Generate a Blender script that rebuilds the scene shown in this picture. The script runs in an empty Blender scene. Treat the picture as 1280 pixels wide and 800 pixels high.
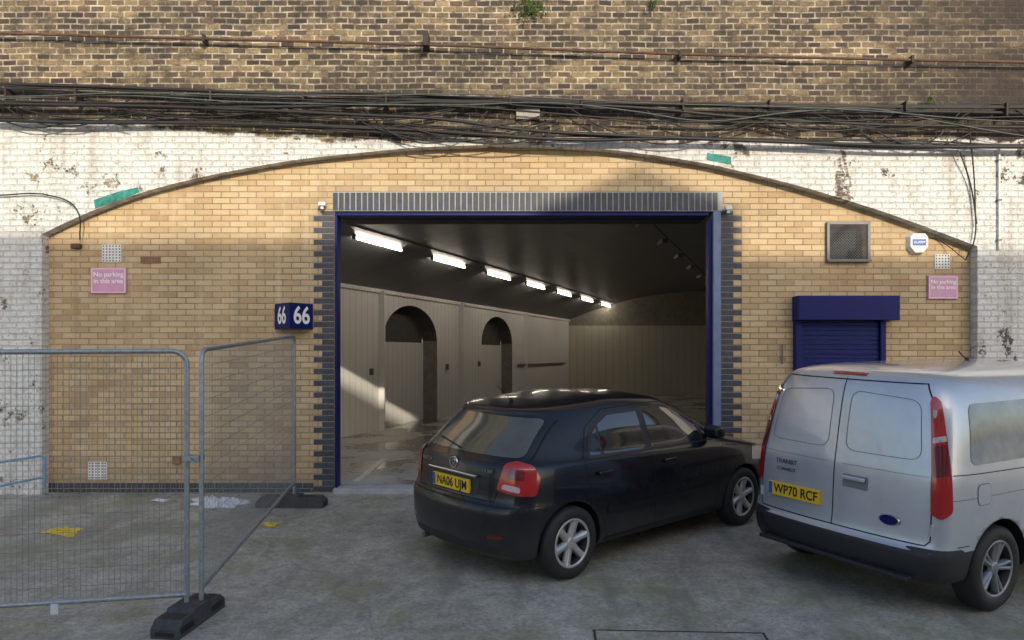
import bpy, bmesh, math, random
from mathutils import Vector, Matrix
from mathutils.bvhtree import BVHTree
from mathutils.geometry import delaunay_2d_cdt
random.seed(7)
sc=bpy.context.scene
F=950.0; CAMZ=1.9
def P(px,py,d): return Vector(((px-640)/F*d, d, CAMZ+(443-py)/F*d))
def g(y): return 0.14-0.045*(9.7-max(3.5,min(9.7,y)))
WD=9.7; VD=9.55
# ---------------- materials
class N:
    def __init__(s,name):
        s.m=bpy.data.materials.new(name); s.m.use_nodes=True
        s.t=s.m.node_tree; s.n=s.t.nodes; s.l=s.t.links
        s.b=s.n['Principled BSDF']
    def add(s,ty,**k):
        nd=s.n.new(ty)
        for a,v in k.items(): setattr(nd,a,v)
        return nd
    def lk(s,a,b): s.l.new(a,b)
    def math(s,op,a,b=None,c=None,clamp=False):
        nd=s.n.new('ShaderNodeMath'); nd.operation=op; nd.use_clamp=clamp
        for i,v in enumerate((a,b,c)):
            if v is None: continue
            if isinstance(v,(int,float)): nd.inputs[i].default_value=v
            else: s.lk(v,nd.inputs[i])
        return nd.outputs[0]
    def mix(s,f,a,b,bt='MIX'):
        nd=s.n.new('ShaderNodeMix'); nd.data_type='RGBA'; nd.blend_type=bt
        for i,v in ((0,f),(6,a),(7,b)):
            if isinstance(v,(int,float)): nd.inputs[i].default_value=v
            elif isinstance(v,tuple): nd.inputs[i].default_value=(*v,1)
            else: s.lk(v,nd.inputs[i])
        return nd.outputs[2]
    def coord(s): return s.n.new('ShaderNodeTexCoord').outputs['Object']
    def noise(s,vec,scale,detail=4,rough=.6):
        nd=s.n.new('ShaderNodeTexNoise'); nd.inputs['Scale'].default_value=scale
        nd.inputs['Detail'].default_value=detail; nd.inputs['Roughness'].default_value=rough
        s.lk(vec,nd.inputs['Vector']); return nd.outputs['Fac']
    def ramp(s,f,stops,interp='LINEAR'):
        nd=s.n.new('ShaderNodeValToRGB'); nd.color_ramp.interpolation=interp
        e=nd.color_ramp.elements
        while len(e)<len(stops): e.new(.5)
        for i,(p,c) in enumerate(stops):
            e[i].position=p
            e[i].color=(*c,1) if isinstance(c,tuple) else (c,c,c,1)
        s.lk(f,nd.inputs[0]); return nd.outputs[0]
    def bump(s,h,strength=.5,dist=.01):
        nd=s.n.new('ShaderNodeBump'); nd.inputs['Strength'].default_value=strength
        nd.inputs['Distance'].default_value=dist
        s.lk(h,nd.inputs['Height']); s.lk(nd.outputs[0],s.b.inputs['Normal'])
    def color(s,c): s.lk(c,s.b.inputs['Base Color'])
def simple(name,col,rough=.5,metal=0,coat=0,noise=0,nscale=8,emit=None,estr=0,bump=0):
    n=N(name); n.b.inputs['Base Color'].default_value=(*col,1)
    n.b.inputs['Roughness'].default_value=rough; n.b.inputs['Metallic'].default_value=metal
    n.b.inputs['Coat Weight'].default_value=coat
    n.b.inputs['Coat Roughness'].default_value=.04
    if noise or bump:
        f=n.noise(n.coord(),nscale,4,.65)
        if noise:
            n.color(n.mix(1.0,col,n.ramp(f,[(.3,1-noise),(.7,1+noise*.3)]),'MULTIPLY'))
            n.lk(n.math('MULTIPLY_ADD',f,noise*.5,max(0,rough-noise*.25)),n.b.inputs['Roughness'])
        if bump: n.bump(f,bump,.01)
    if emit:
        n.b.inputs['Emission Color'].default_value=(*emit,1); n.b.inputs['Emission Strength'].default_value=estr
    return n.m
def wallvec(n):
    c=n.coord(); sp=n.add('ShaderNodeSeparateXYZ'); n.lk(c,sp.inputs[0])
    cb=n.add('ShaderNodeCombineXYZ'); n.lk(sp.outputs['X'],cb.inputs[0]); n.lk(sp.outputs['Z'],cb.inputs[1])
    return c,sp,cb.outputs[0]
def bricknode(n,vec,msize=.006,wid=.225,wob=.0):
    if wob:
        nz=n.add('ShaderNodeTexNoise'); nz.inputs['Scale'].default_value=1.7; nz.inputs['Detail'].default_value=3
        n.lk(vec,nz.inputs['Vector'])
        vm=n.add('ShaderNodeVectorMath',operation='MULTIPLY_ADD'); n.lk(nz.outputs['Color'],vm.inputs[0])
        vm.inputs[1].default_value=(wob,wob,0); n.lk(vec,vm.inputs[2]); vec=vm.outputs[0]
    b=n.add('ShaderNodeTexBrick'); n.lk(vec,b.inputs['Vector'])
    b.inputs['Scale'].default_value=1; b.inputs['Brick Width'].default_value=wid
    b.inputs['Row Height'].default_value=.075; b.inputs['Mortar Size'].default_value=msize
    b.inputs['Mortar Smooth'].default_value=.3; b.inputs['Bias'].default_value=0
    b.inputs['Color1'].default_value=(0,0,0,1); b.inputs['Color2'].default_value=(1,1,1,1); b.inputs['Mortar'].default_value=(.5,.5,.5,1)
    return b
def infill_mat():
    n=N('buff_brick'); c,sp,v=wallvec(n); b=bricknode(n,v,.0075)
    col=n.ramp(b.outputs['Color'],[(0,(.52,.365,.20)),(.3,(.60,.445,.255)),(.6,(.64,.49,.295)),(.85,(.57,.41,.235)),(1,(.48,.335,.185))])
    fine=n.noise(c,60,3,.7); col=n.mix(1.0,col,n.ramp(fine,[(.3,.82),(.7,1.06)]),'MULTIPLY')
    mort=n.ramp(n.noise(c,1.6,4,.7),[(.35,(.22,.165,.105)),(.65,(.38,.30,.20))])
    col=n.mix(n.math('MULTIPLY',b.outputs['Fac'],.9),col,mort)
    big=n.noise(c,.9,5,.6); col=n.mix(1.0,col,n.ramp(big,[(.3,.82),(.62,1.03)]),'MULTIPLY')
    low=n.math('SUBTRACT',.75,sp.outputs['Z'],clamp=True)
    st=n.math('MULTIPLY',low,n.noise(c,3,4,.7),clamp=True); col=n.mix(n.math('MULTIPLY',st,1.3,clamp=True),col,(.15,.13,.10))
    st2=n.add('ShaderNodeMapping'); st2.inputs['Scale'].default_value=(5,1,.35); n.lk(c,st2.inputs[0])
    sn=n.noise(st2.outputs[0],1.0,5,.7)
    col=n.mix(n.ramp(sn,[(.58,0.),(.76,.4)]),col,(.72,.63,.48))
    col=n.mix(n.ramp(sn,[(.27,.45),(.42,0.)]),col,(.25,.18,.11))
    n.color(col); n.b.inputs['Roughness'].default_value=.9
    h=n.math('ADD',n.math('SUBTRACT',1,b.outputs['Fac']),n.math('MULTIPLY',fine,.4)); n.bump(h,.7,.008)
    return n.m
def viaduct_mat():
    n=N('weathered_painted_brick'); c,sp,v=wallvec(n)
    b=bricknode(n,v,.0115,.17,.045)
    zone=n.noise(c,.8,4,.6)
    bri=n.math('ADD',n.math('MULTIPLY',b.outputs['Color'],.62),n.math('MULTIPLY',zone,.38))
    col=n.ramp(bri,[(.08,(.04,.028,.02)),(.28,(.11,.075,.045)),(.45,(.22,.155,.085)),(.62,(.40,.30,.155)),(.8,(.30,.21,.11)),(.97,(.09,.055,.035))])
    fine=n.noise(c,35,5,.75); col=n.mix(1.0,col,n.ramp(fine,[(.3,.5),(.7,1.2)]),'MULTIPLY')
    mcol=n.mix(n.ramp(n.noise(c,7,3,.7),[(.35,0.),(.6,1.)]),(.15,.125,.095),(.62,.55,.44)); col=n.mix(b.outputs['Fac'],col,mcol)
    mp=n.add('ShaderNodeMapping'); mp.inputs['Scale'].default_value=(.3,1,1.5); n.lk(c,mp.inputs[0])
    soot_shade=n.noise(mp.outputs[0],1.6,6,.70)
    mot=n.noise(c,6,5,.75)
    sm=n.math('MULTIPLY',n.ramp(soot_shade,[(.37,0.),(.53,.92)]),n.ramp(mot,[(.35,.35),(.6,1.)]))
    sm=n.math('MULTIPLY',sm,n.ramp(b.outputs['Fac'],[(0.,1.),(1.,.55)]))
    col=n.mix(sm,col,(.04,.033,.027))
    d=n.math('ABSOLUTE',n.math('SUBTRACT',sp.outputs['Z'],4.95)); band=n.math('SUBTRACT',1,n.math('MULTIPLY',d,2.3),clamp=True)
    bm=n.math('MULTIPLY',band,n.ramp(mot,[(.3,.4),(.6,1.0)]),clamp=True)
    col=n.mix(n.math('MULTIPLY',bm,.8),col,(.035,.03,.024))
    shade_rx=n.math('MULTIPLY',n.math('SUBTRACT',sp.outputs['X'],3.8),.4,clamp=True)
    col=n.mix(n.math('MULTIPLY',shade_rx,n.ramp(soot_shade,[(.30,.3),(.50,.92)])),col,(.04,.03,.025))  # cast shade at upper right painted into the brick colour, broken by soot noise
    edge=n.math('ADD',4.60,n.math('MULTIPLY',n.math('SUBTRACT',-2.0,sp.outputs['X']),.07,clamp=True))
    pn=n.noise(c,2.8,7,.72)
    edge=n.math('ADD',edge,n.math('MULTIPLY',n.math('SUBTRACT',pn,.5),.45))
    w=n.math('MULTIPLY',n.math('SUBTRACT',edge,sp.outputs['Z']),25,clamp=True)
    chips=n.ramp(pn,[(.585,1.),(.615,.08)])
    chips2=n.ramp(fine,[(.58,1.),(.65,.25)])
    w=n.math('MULTIPLY',n.math('MULTIPLY',w,chips),chips2)
    bw=n.mix(zone,(.88,.875,.865),(.70,.695,.68))
    vs_=n.add('ShaderNodeMapping'); vs_.inputs['Scale'].default_value=(3.5,1,.5); n.lk(c,vs_.inputs[0])
    run=n.noise(vs_.outputs[0],1.3,5,.7)
    bw=n.mix(n.ramp(run,[(.5,0.),(.72,.65)]),bw,(.38,.35,.30))
    bw=n.mix(n.ramp(mot,[(.52,0.),(.75,.6)]),bw,(.44,.38,.29))
    bw=n.mix(n.math('MULTIPLY',b.outputs['Fac'],.30),bw,(.30,.29,.27))
    col=n.mix(w,col,bw); n.color(col); n.b.inputs['Roughness'].default_value=.85
    h=n.math('ADD',n.math('SUBTRACT',1,b.outputs['Fac']),n.math('MULTIPLY',fine,.9)); n.bump(h,1.0,.018)
    return n.m
def ground_mat():
    n=N('worn_concrete'); c=n.coord()
    a=n.noise(c,.55,6,.68); f=n.noise(c,26,4,.85); m=n.noise(c,5,6,.75)
    col=n.ramp(a,[(.32,(.35,.325,.27)),(.5,(.48,.45,.385)),(.68,(.58,.55,.48))])
    col=n.mix(1.0,col,n.ramp(m,[(.3,.62),(.68,1.10)]),'MULTIPLY')
    col=n.mix(1.0,col,n.ramp(f,[(.3,.58),(.7,1.28)]),'MULTIPLY')
    moss=n.ramp(n.noise(c,.9,7,.74),[(.49,0.),(.64,.65)]); col=n.mix(moss,col,(.25,.25,.125))
    mp=n.add('ShaderNodeMapping'); mp.inputs['Scale'].default_value=(1.6,.3,1); mp.inputs['Rotation'].default_value=(0,0,.5); n.lk(c,mp.inputs[0])
    on=n.noise(mp.outputs[0],1.3,6,.66)
    oil=n.ramp(on,[(.50,0.),(.66,.6)]); col=n.mix(oil,col,(.20,.185,.155))
    spots=n.ramp(m,[(.24,.7),(.34,0.)]); col=n.mix(spots,col,(.11,.10,.09))
    vo=n.add('ShaderNodeTexVoronoi',feature='DISTANCE_TO_EDGE'); vo.inputs['Scale'].default_value=.17
    nz=n.add('ShaderNodeTexNoise'); nz.inputs['Scale'].default_value=1.1; nz.inputs['Detail'].default_value=5; n.lk(c,nz.inputs['Vector'])
    vm=n.add('ShaderNodeVectorMath',operation='MULTIPLY_ADD'); n.lk(nz.outputs['Color'],vm.inputs[0]); vm.inputs[1].default_value=(1.2,1.2,0); n.lk(c,vm.inputs[2])
    n.lk(vm.outputs[0],vo.inputs['Vector'])
    cr=n.ramp(vo.outputs['Distance'],[(.0,.3),(.0016,0.)]); col=n.mix(cr,col,(.10,.09,.07))
    n.color(col)
    n.lk(n.ramp(on,[(.5,.9),(.66,.55)]),n.b.inputs['Roughness'])
    n.bump(n.math('ADD',f,n.math('MULTIPLY',m,1.8)),.7,.014)
    return n.m
def ribs_mat(name,c1,c2,axis='Y',pitch=.2,rough=.6):
    n=N(name); c=n.coord(); sp=n.add('ShaderNodeSeparateXYZ'); n.lk(c,sp.inputs[0])
    fr=n.math('FRACT',n.math('DIVIDE',sp.outputs[axis],pitch)); rb=n.math('LESS_THAN',fr,.14)
    col=n.mix(n.noise(c,1.2,5,.65),c1,c2); col=n.mix(n.math('MULTIPLY',rb,.3),col,tuple(x*.45 for x in c1))
    n.color(col); n.b.inputs['Roughness'].default_value=rough; n.bump(n.math('SUBTRACT',1,rb),.6,.02); return n.m
def floor_mat():
    n=N('damp_interior_concrete'); c=n.coord(); f=n.noise(c,.7,5,.65); q=n.noise(c,9,4,.7)
    col=n.mix(n.ramp(f,[(.42,0.),(.56,1.)]),(.52,.52,.50),(.20,.195,.185)); col=n.mix(1.0,col,n.ramp(q,[(.3,.8),(.7,1.05)]),'MULTIPLY')
    n.color(col); n.lk(n.ramp(f,[(.42,.55),(.56,.16)]),n.b.inputs['Roughness']); return n.m
M={}
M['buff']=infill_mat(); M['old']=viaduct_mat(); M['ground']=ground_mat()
M['cream']=ribs_mat('cream_cladding',(.80,.79,.77),(.68,.67,.64),'Y',.22)
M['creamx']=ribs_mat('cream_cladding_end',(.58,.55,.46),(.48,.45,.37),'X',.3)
M['ceil']=ribs_mat('vault_lining',(.14,.145,.15),(.095,.095,.102),'Y',1.1,.45)
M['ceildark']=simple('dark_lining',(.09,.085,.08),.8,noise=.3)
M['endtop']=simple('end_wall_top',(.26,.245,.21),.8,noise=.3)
M['floor']=floor_mat()
M['slate']=simple('blue_engineering_brick',(.052,.062,.085),.55,noise=.5,nscale=14,bump=.2)
M['mortar']=simple('grey_mortar',(.46,.46,.46),.9,noise=.25)
M['navy']=simple('navy_paint',(.002,.010,.12),.5,noise=.25,nscale=6)
M['navy'].node_tree.nodes['Principled BSDF'].inputs['Specular IOR Level'].default_value=.25
M['steelblue']=simple('pale_blue_steel',(.17,.22,.36),.45,noise=.25)
M['slatb']=simple('shutter_slat_edge',(.04,.06,.20),.4)
M['black']=simple('black_rubber',(.022,.022,.022),.65,noise=.2)
M['cable']=simple('cable_sheath',(.020,.019,.018),.6,noise=.4,nscale=9)
M['cableg']=simple('green_grey_cable',(.09,.11,.10),.6,noise=.4,nscale=9)
M['rust']=simple('rusty_pipe',(.12,.066,.042),.8,noise=.6,nscale=12,bump=.3)
M['bracket']=simple('dark_bracket',(.05,.035,.028),.8,noise=.5,nscale=12)
M['galv']=simple('galvanised_steel',(.40,.43,.46),.42,metal=.6,noise=.3,nscale=25)
M['wire']=simple('galvanised_wire',(.28,.30,.32),.5,metal=.4)
M['pink']=simple('pink_sign_board',(.64,.32,.49),.5,noise=.12)
M['white']=simple('white_paint',(.76,.76,.74),.5,noise=.2)
M['peel']=simple('grey_box',(.40,.39,.36),.7,noise=.5)
M['whitet']=simple('white_lettering',(.88,.88,.88),.5)
M['blackt']=simple('black_lettering',(.01,.01,.01),.4)
M['terra']=simple('terracotta',(.32,.17,.09),.8,noise=.3)
M['dark']=simple('dark_void',(.012,.012,.014),.6)
M['airgap']=simple('air_brick_slots',(.10,.09,.08),.8)
M['teal']=simple('teal_paint',(.03,.28,.23),.7,noise=.7,nscale=14)
M['concrete']=simple('foot_concrete',(.07,.07,.072),.85,noise=.4,nscale=18,bump=.4)
M['tube']=simple('lit_tube',(.9,.9,.85),.4,emit=(1,.88,.70),estr=34)
M['grey']=simple('grey_metal',(.15,.15,.155),.5,metal=.3,noise=.3)
M['yellow']=simple('yellow_paint',(.78,.60,.05),.7,noise=.35,nscale=14)
M['plate']=simple('yellow_plate',(.85,.55,.02),.4)
M['bluep']=simple('blue_label',(.02,.12,.50),.4)
M['plastic']=simple('white_plastic',(.74,.76,.80),.35,noise=.2,nscale=6)
M['leaf']=simple('leaf',(.09,.15,.035),.7,noise=.5,nscale=15)
M['litter']=simple('dry_leaf_litter',(.16,.115,.06),.8,noise=.5,nscale=15)
M['render']=simple('pale_render',(.74,.70,.62),.9,noise=.2,nscale=1)
M['bluebar']=simple('light_blue_paint',(.16,.32,.52),.5,noise=.3)
def carpaint(name,base,metal,rough,coat=1):
    n=N(name); c=n.coord(); f=n.noise(c,3,5,.7)
    sp=n.add('ShaderNodeSeparateXYZ'); n.lk(c,sp.inputs[0])
    col=n.mix(1.0,base,n.ramp(f,[(.3,.9),(.7,1.05)]),'MULTIPLY')
    # road film on the lower panels
    low=n.math('MULTIPLY',n.math('SUBTRACT',.75,sp.outputs['Z'],clamp=True),n.noise(c,6,4,.7))
    n.color(n.mix(n.math('MULTIPLY',low,.8,clamp=True),col,(.13,.12,.10)))
    n.b.inputs['Metallic'].default_value=metal
    n.lk(n.math('ADD',n.math('MULTIPLY_ADD',n.noise(c,7,5,.75),.14,rough-.07),n.math('MULTIPLY',low,.6)),n.b.inputs['Roughness'])
    n.b.inputs['Coat Weight'].default_value=coat; n.b.inputs['Coat Roughness'].default_value=.035
    return n.m
M['pblack']=carpaint('black_car_paint',(.004,.006,.012),0,.25,.4)
M['pblack'].node_tree.nodes['Principled BSDF'].inputs['Specular IOR Level'].default_value=.35
M['psilver']=carpaint('silver_car_paint',(.57,.60,.66),.45,.33)
M['glass']=simple('tinted_glass',(.010,.014,.016),.03,coat=1)
M['glass'].node_tree.nodes['Principled BSDF'].inputs['Specular IOR Level'].default_value=.9
M['glassd']=simple('yellowish_rear_glass',(.10,.10,.08),.12,coat=.8,noise=.25,nscale=5)  # paler, slightly yellow mottled base for the rear glass
M['glassv']=simple('van_window_panel',(.34,.36,.38),.10,coat=1,noise=.45,nscale=4)  # light mottled base paints the bright outdoor reflection into the window
M['red']=simple('red_lens',(.44,.010,.012),.12,coat=1)
M['redd']=simple('deep_red_lens',(.15,.005,.008),.12,coat=1)
M['clear']=simple('clear_lens',(.60,.46,.46),.12,coat=1)
M['seam']=simple('panel_gap',(.004,.004,.004),.8)
M['seamg']=simple('panel_gap_grey',(.20,.215,.24),.6)
M['alloy']=simple('alloy_wheel',(.62,.62,.62),.32,metal=.5,noise=.2,nscale=12)
M['alloyd']=simple('grey_alloy',(.30,.31,.33),.35,metal=.5,noise=.2,nscale=12)
M['chrome']=simple('chrome',(.65,.65,.67),.12,metal=1)
M['trim']=simple('black_plastic_trim',(.024,.025,.028),.55,noise=.2,nscale=15)
# ---------------- mesh helpers
def mkobj(name,data,parent=None,mats=None):
    o=bpy.data.objects.new(name,data); sc.collection.objects.link(o)
    if parent: o.parent=parent
    if mats:
        for m in (mats if isinstance(mats,list) else [mats]): o.data.materials.append(m)
    return o
def empty(name,loc=(0,0,0)):
    e=bpy.data.objects.new(name,None); sc.collection.objects.link(e); e.location=loc; e.empty_display_size=.2; return e
def pyd(name,vs,fs,parent=None,mats=None,mi=None,smooth=False):
    me=bpy.data.meshes.new(name); me.from_pydata([tuple(v) for v in vs],[],fs); me.update()
    if mi: 
        for p,i in zip(me.polygons,mi): p.material_index=i
    if smooth: me.polygons.foreach_set('use_smooth',[True]*len(me.polygons))
    return mkobj(name,me,parent,mats)
class MB:
    def __init__(s): s.v=[]; s.f=[]; s.m=[]
    def box(s,x0,x1,y0,y1,z0,z1,mi=0,M4=None):
        b=len(s.v); vs=[Vector((x,y,z)) for x in (x0,x1) for y in (y0,y1) for z in (z0,z1)]
        if M4: vs=[M4@v for v in vs]
        s.v+=vs
        for f in ((0,1,3,2),(4,6,7,5),(0,4,5,1),(2,3,7,6),(0,2,6,4),(1,5,7,3)): s.f.append(tuple(b+i for i in f)); s.m.append(mi)
    def quad(s,a,b,c,d,mi=0):
        k=len(s.v); s.v+=[Vector(a),Vector(b),Vector(c),Vector(d)]; s.f.append((k,k+1,k+2,k+3)); s.m.append(mi)
    def tube(s,a,b,r,n=8,mi=0):
        a=Vector(a);b=Vector(b);d=(b-a).normalized(); u=d.orthogonal().normalized(); w=d.cross(u); k=len(s.v)
        for p in (a,b):
            for i in range(n):
                t=2*math.pi*i/n; s.v.append(p+u*math.cos(t)*r+w*math.sin(t)*r)
        for i in range(n): j=(i+1)%n; s.f.append((k+i,k+j,k+n+j,k+n+i)); s.m.append(mi)
        s.f.append(tuple(k+i for i in range(n))[::-1]); s.m.append(mi); s.f.append(tuple(k+n+i for i in range(n))); s.m.append(mi)
    def lathe(s,prof,axis_o,ax,up,n=32,mis=None):
        ax=Vector(ax);up=Vector(up);w=ax.cross(up); o=Vector(axis_o); k=len(s.v)
        for (h,r) in prof:
            for i in range(n):
                t=2*math.pi*i/n; s.v.append(o+ax*h+up*math.cos(t)*r+w*math.sin(t)*r)
        for j in range(len(prof)-1):
            for i in range(n):
                q=(i+1)%n; s.f.append((k+j*n+i,k+j*n+q,k+(j+1)*n+q,k+(j+1)*n+i)); s.m.append(mis[j] if mis else 0)
    def obj(s,name,parent,mats,smooth=False,bevel=0):
        o=pyd(name,s.v,s.f,parent,mats,s.m,smooth)
        if bevel:
            md=o.modifiers.new('bev','BEVEL'); md.width=bevel; md.segments=2; md.limit_method='ANGLE'
        return o
def fixn(o):
    bm=bmesh.new(); bm.from_mesh(o.data); bmesh.ops.recalc_face_normals(bm,faces=bm.faces); bm.to_mesh(o.data); bm.free()
def text(name,s,mat4,size,mat,parent=None,ext=.001,align='CENTER',sx=1,bold=0):
    cu=bpy.data.curves.new(name,'FONT'); cu.body=s; cu.size=size; cu.align_x=align; cu.align_y='CENTER'; cu.extrude=ext; cu.offset=bold
    o=mkobj(name,cu,parent,mat); o.matrix_local=mat4@Matrix.Diagonal((sx,1,1,1)); return o
def frame(loc,X,Y,Z):
    m=Matrix.Identity(4)
    for i,a in enumerate((X,Y,Z)):
        a=Vector(a)
        for r in range(3): m[r][i]=a[r]
    for r in range(3): m[r][3]=loc[r]
    return m
def wallframe(loc): return frame(loc,(1,0,0),(0,0,1),(0,-1,0))
def curve(name,splines,r,mat,parent=None,cyc=False,smooth=True):
    cu=bpy.data.curves.new(name,'CURVE'); cu.dimensions='3D'; cu.bevel_depth=r; cu.bevel_resolution=2; cu.resolution_u=5; cu.use_fill_caps=True
    for pts in splines:
        if smooth:
            sp=cu.splines.new('BEZIER'); sp.bezier_points.add(len(pts)-1)
            for b,p in zip(sp.bezier_points,pts): b.co=p; b.handle_left_type=b.handle_right_type='AUTO'
        else:
            sp=cu.splines.new('POLY'); sp.points.add(len(pts)-1)
            for b,p in zip(sp.points,pts): b.co=(*p,1)
        sp.use_cyclic_u=cyc
    return mkobj(name,cu,parent,mat)
# ---------------- ground
vs=[];fs=[]
xs=[-150,-20,-8,0,8,20,150]; ys=[-150,3.5,9.7,150]
for y in ys:
    for x in xs: vs.append((x,y,g(y)))
for j in range(len(ys)-1):
    for i in range(len(xs)-1):
        a=j*len(xs)+i; fs.append((a,a+1,a+len(xs)+1,a+len(xs)))
pyd('ground',vs,fs,None,M['ground'])
# ---------------- viaduct
VI=empty('railway_viaduct')
arch_px=[(52,293),(80,278),(115,263),(175,240),(260,219),(370,199),(520,184),(640,180),(760,186),(880,203),(1000,232),(1110,266),(1175,290),(1222,308)]
ap=[( (px-640)/F*VD, CAMZ+(443-py)/F*VD) for px,py in arch_px]
def archz(x):
    for (x0,z0),(x1,z1) in zip(ap,ap[1:]):
        if x0<=x<=x1: return z0+(z1-z0)*(x-x0)/(x1-x0)
    return ap[0][1]
AX=[ap[0][0]+(ap[-1][0]-ap[0][0])*i/80 for i in range(81)]
AZ=[archz(x) for x in AX]
for _ in range(6): AZ=[AZ[0]]+[(AZ[i-1]+AZ[i]*2+AZ[i+1])/4 for i in range(1,80)]+[AZ[-1]]
TOP=8.6; b=MB()
b.box(-40,AX[0],VD,VD+1,-.3,TOP); b.box(AX[-1],40,VD,VD+1,-.3,TOP)
for i in range(80):
    b.quad((AX[i],VD,AZ[i]),(AX[i+1],VD,AZ[i+1]),(AX[i+1],VD,TOP),(AX[i],VD,TOP))
    b.quad((AX[i],VD,AZ[i]),(AX[i],WD+.02,AZ[i]),(AX[i+1],WD+.02,AZ[i+1]),(AX[i+1],VD,AZ[i+1]))
b.quad((-40,VD,TOP),(40,VD,TOP),(40,40,TOP),(-40,40,TOP))
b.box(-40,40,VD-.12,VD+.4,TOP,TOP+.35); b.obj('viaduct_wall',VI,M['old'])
DX0,DX1=P(418,0,WD).x,P(893,0,WD).x; DZ=P(0,264,WD).z
WX0,WX1=P(1036,0,WD).x,P(1083,0,WD).x; WZ0,WZ1=P(0,325,WD).z,P(0,281,WD).z
def sheet(b,y):
    X=sorted([-6.3,DX0,DX1,WX0,WX1,6.3]); Z=sorted([-.2,WZ0,WZ1,DZ,5.0])
    for i in range(len(X)-1):
        for j in range(len(Z)-1):
            cx=(X[i]+X[i+1])/2; cz=(Z[j]+Z[j+1])/2
            if DX0<cx<DX1 and cz<DZ: continue
            if WX0<cx<WX1 and WZ0<cz<WZ1: continue
            b.quad((X[i],y,Z[j]),(X[i+1],y,Z[j]),(X[i+1],y,Z[j+1]),(X[i],y,Z[j+1]))
b=MB(); sheet(b,WD); sheet(b,WD+.25)
for x in (DX0,DX1): b.quad((x,WD,-.2),(x,WD+.25,-.2),(x,WD+.25,DZ),(x,WD,DZ))
b.quad((DX0,WD,DZ),(DX1,WD,DZ),(DX1,WD+.25,DZ),(DX0,WD+.25,DZ))
for x in (WX0,WX1): b.quad((x,WD,WZ0),(x,WD+.25,WZ0),(x,WD+.25,WZ1),(x,WD,WZ1))
for z in (WZ0,WZ1): b.quad((WX0,WD,z),(WX1,WD,z),(WX1,WD+.25,z),(WX0,WD+.25,z))
b.obj('infill_wall',VI,M['buff'])
b=MB()
z=.15; i=0
while z<DZ-.03:
    w=.264 if i%2==0 else .155
    zz=min(z+.065,DZ)
    b.box(DX0-w,DX0-.001,WD-.006,WD+.05,z,zz,0)
    b.box(DX1+.085,DX1+.085+w,WD-.006,WD+.05,z,zz,0)
    z+=.075; i+=1
lx0,lx1=P(416,0,WD).x,P(903,0,WD).x
b.box(lx0,lx1,WD-.004,WD+.04,DZ+.002,DZ+.245,1)
x=lx0+.006
while x<lx1-.05:
    b.box(x,x+.060,WD-.012,WD+.04,DZ+.01,DZ+.235,0); x+=.0745
for r in range(2):
    x=-5.93-(r%2)*.11
    while x<DX0-.28:
        b.box(max(x,-5.92),min(x+.215,DX0-.27),WD-.007,WD+.04,.12+r*.075,.185+r*.075,0); x+=.225
    x=DX1+.36
    while x<5.8: b.box(x,x+.215,WD-.007,WD+.04,.12+r*.075,.185+r*.075,0); x+=.225
b.obj('blue_brick_dressings',VI,[M['slate'],M['mortar']])
b=MB()
b.box(DX0+.001,DX0+.03,WD+.02,WD+.22,.14,DZ-.002,0); b.box(DX1-.015,DX1+.083,WD-.01,WD+.2,.14,DZ-.002,1)
b.box(DX1-.06,DX1-.016,WD+.05,WD+.2,.14,DZ-.1,0)
b.box(DX0+.031,DX1-.061,WD+.03,WD+.24,DZ-.05,DZ-.003,0)
b.box(DX0+.031,DX1-.061,WD+.26,WD+.62,DZ-.06,DZ+.35,2)
b.obj('door_frame',VI,[M['navy'],M['steelblue'],M['dark']],bevel=.004)
SK=.363
b=MB(); b.box(DX0+.0,DX1,WD-.10,WD+.3,-.2,.197); b.obj('door_threshold',VI,M['mortar'],bevel=.01)
b=MB(); b.quad((-9,WD+.26,.2),(9,WD+.26,.2),(20,32,.2),(-6,32,.2)); b.obj('interior_floor',VI,M['floor'])
b=MB(); b.box(-2.13,-2.03,WD+.45,WD+2.6,.204,.206); b.obj('floor_marking',VI,M['white'])
HW=5.62; D0=WD+.25; D1=31.7
def vz(t): return 3.33+1.2*(1-(t)**2)
b=MB()
for j in range(16):
    for i in range(32):
        t0=-1+i/16; t1=-1+(i+1)/16
        da=D0+(D1-D0)*j/16; db=D0+(D1-D0)*(j+1)/16
        ca=SK*(da-WD); cb=SK*(db-WD)
        b.quad((ca+t0*HW,da,vz(t0)),(ca+t1*HW,da,vz(t1)),(cb+t1*HW,db,vz(t1)),(cb+t0*HW,db,vz(t0)))
b.obj('vault_ceiling',VI,M['ceil'])
b=MB()
openings=[(17.17,19.8),(22.67,25.2)]
def otop(d):
    for a,c in openings:
        if a<d<c:
            u=(d-(a+c)/2)/((c-a)/2); return 2.25+.83*math.sqrt(max(0,1-u*u))
    return None
def lx(d): return -HW+SK*(d-WD)
ds=set([D0,D1])
d=D0
while d<D1: ds.add(round(d,3)); d+=.11
for a,c in openings: ds.add(a); ds.add(c); 
ds=sorted(ds)
RC=.38
for a,c in zip(ds,ds[1:]):
    m=(a+c)/2; ta=otop(a) ; tc=otop(c); tm=otop(m)
    if tm is None: za=zc=.2
    else:
        za=ta if ta else 2.25; zc=tc if tc else 2.25
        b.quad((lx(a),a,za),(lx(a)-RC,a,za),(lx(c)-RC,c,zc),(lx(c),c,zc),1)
    b.quad((lx(a),a,za),(lx(c),c,zc),(lx(c),c,3.35),(lx(a),a,3.35),0)
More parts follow.
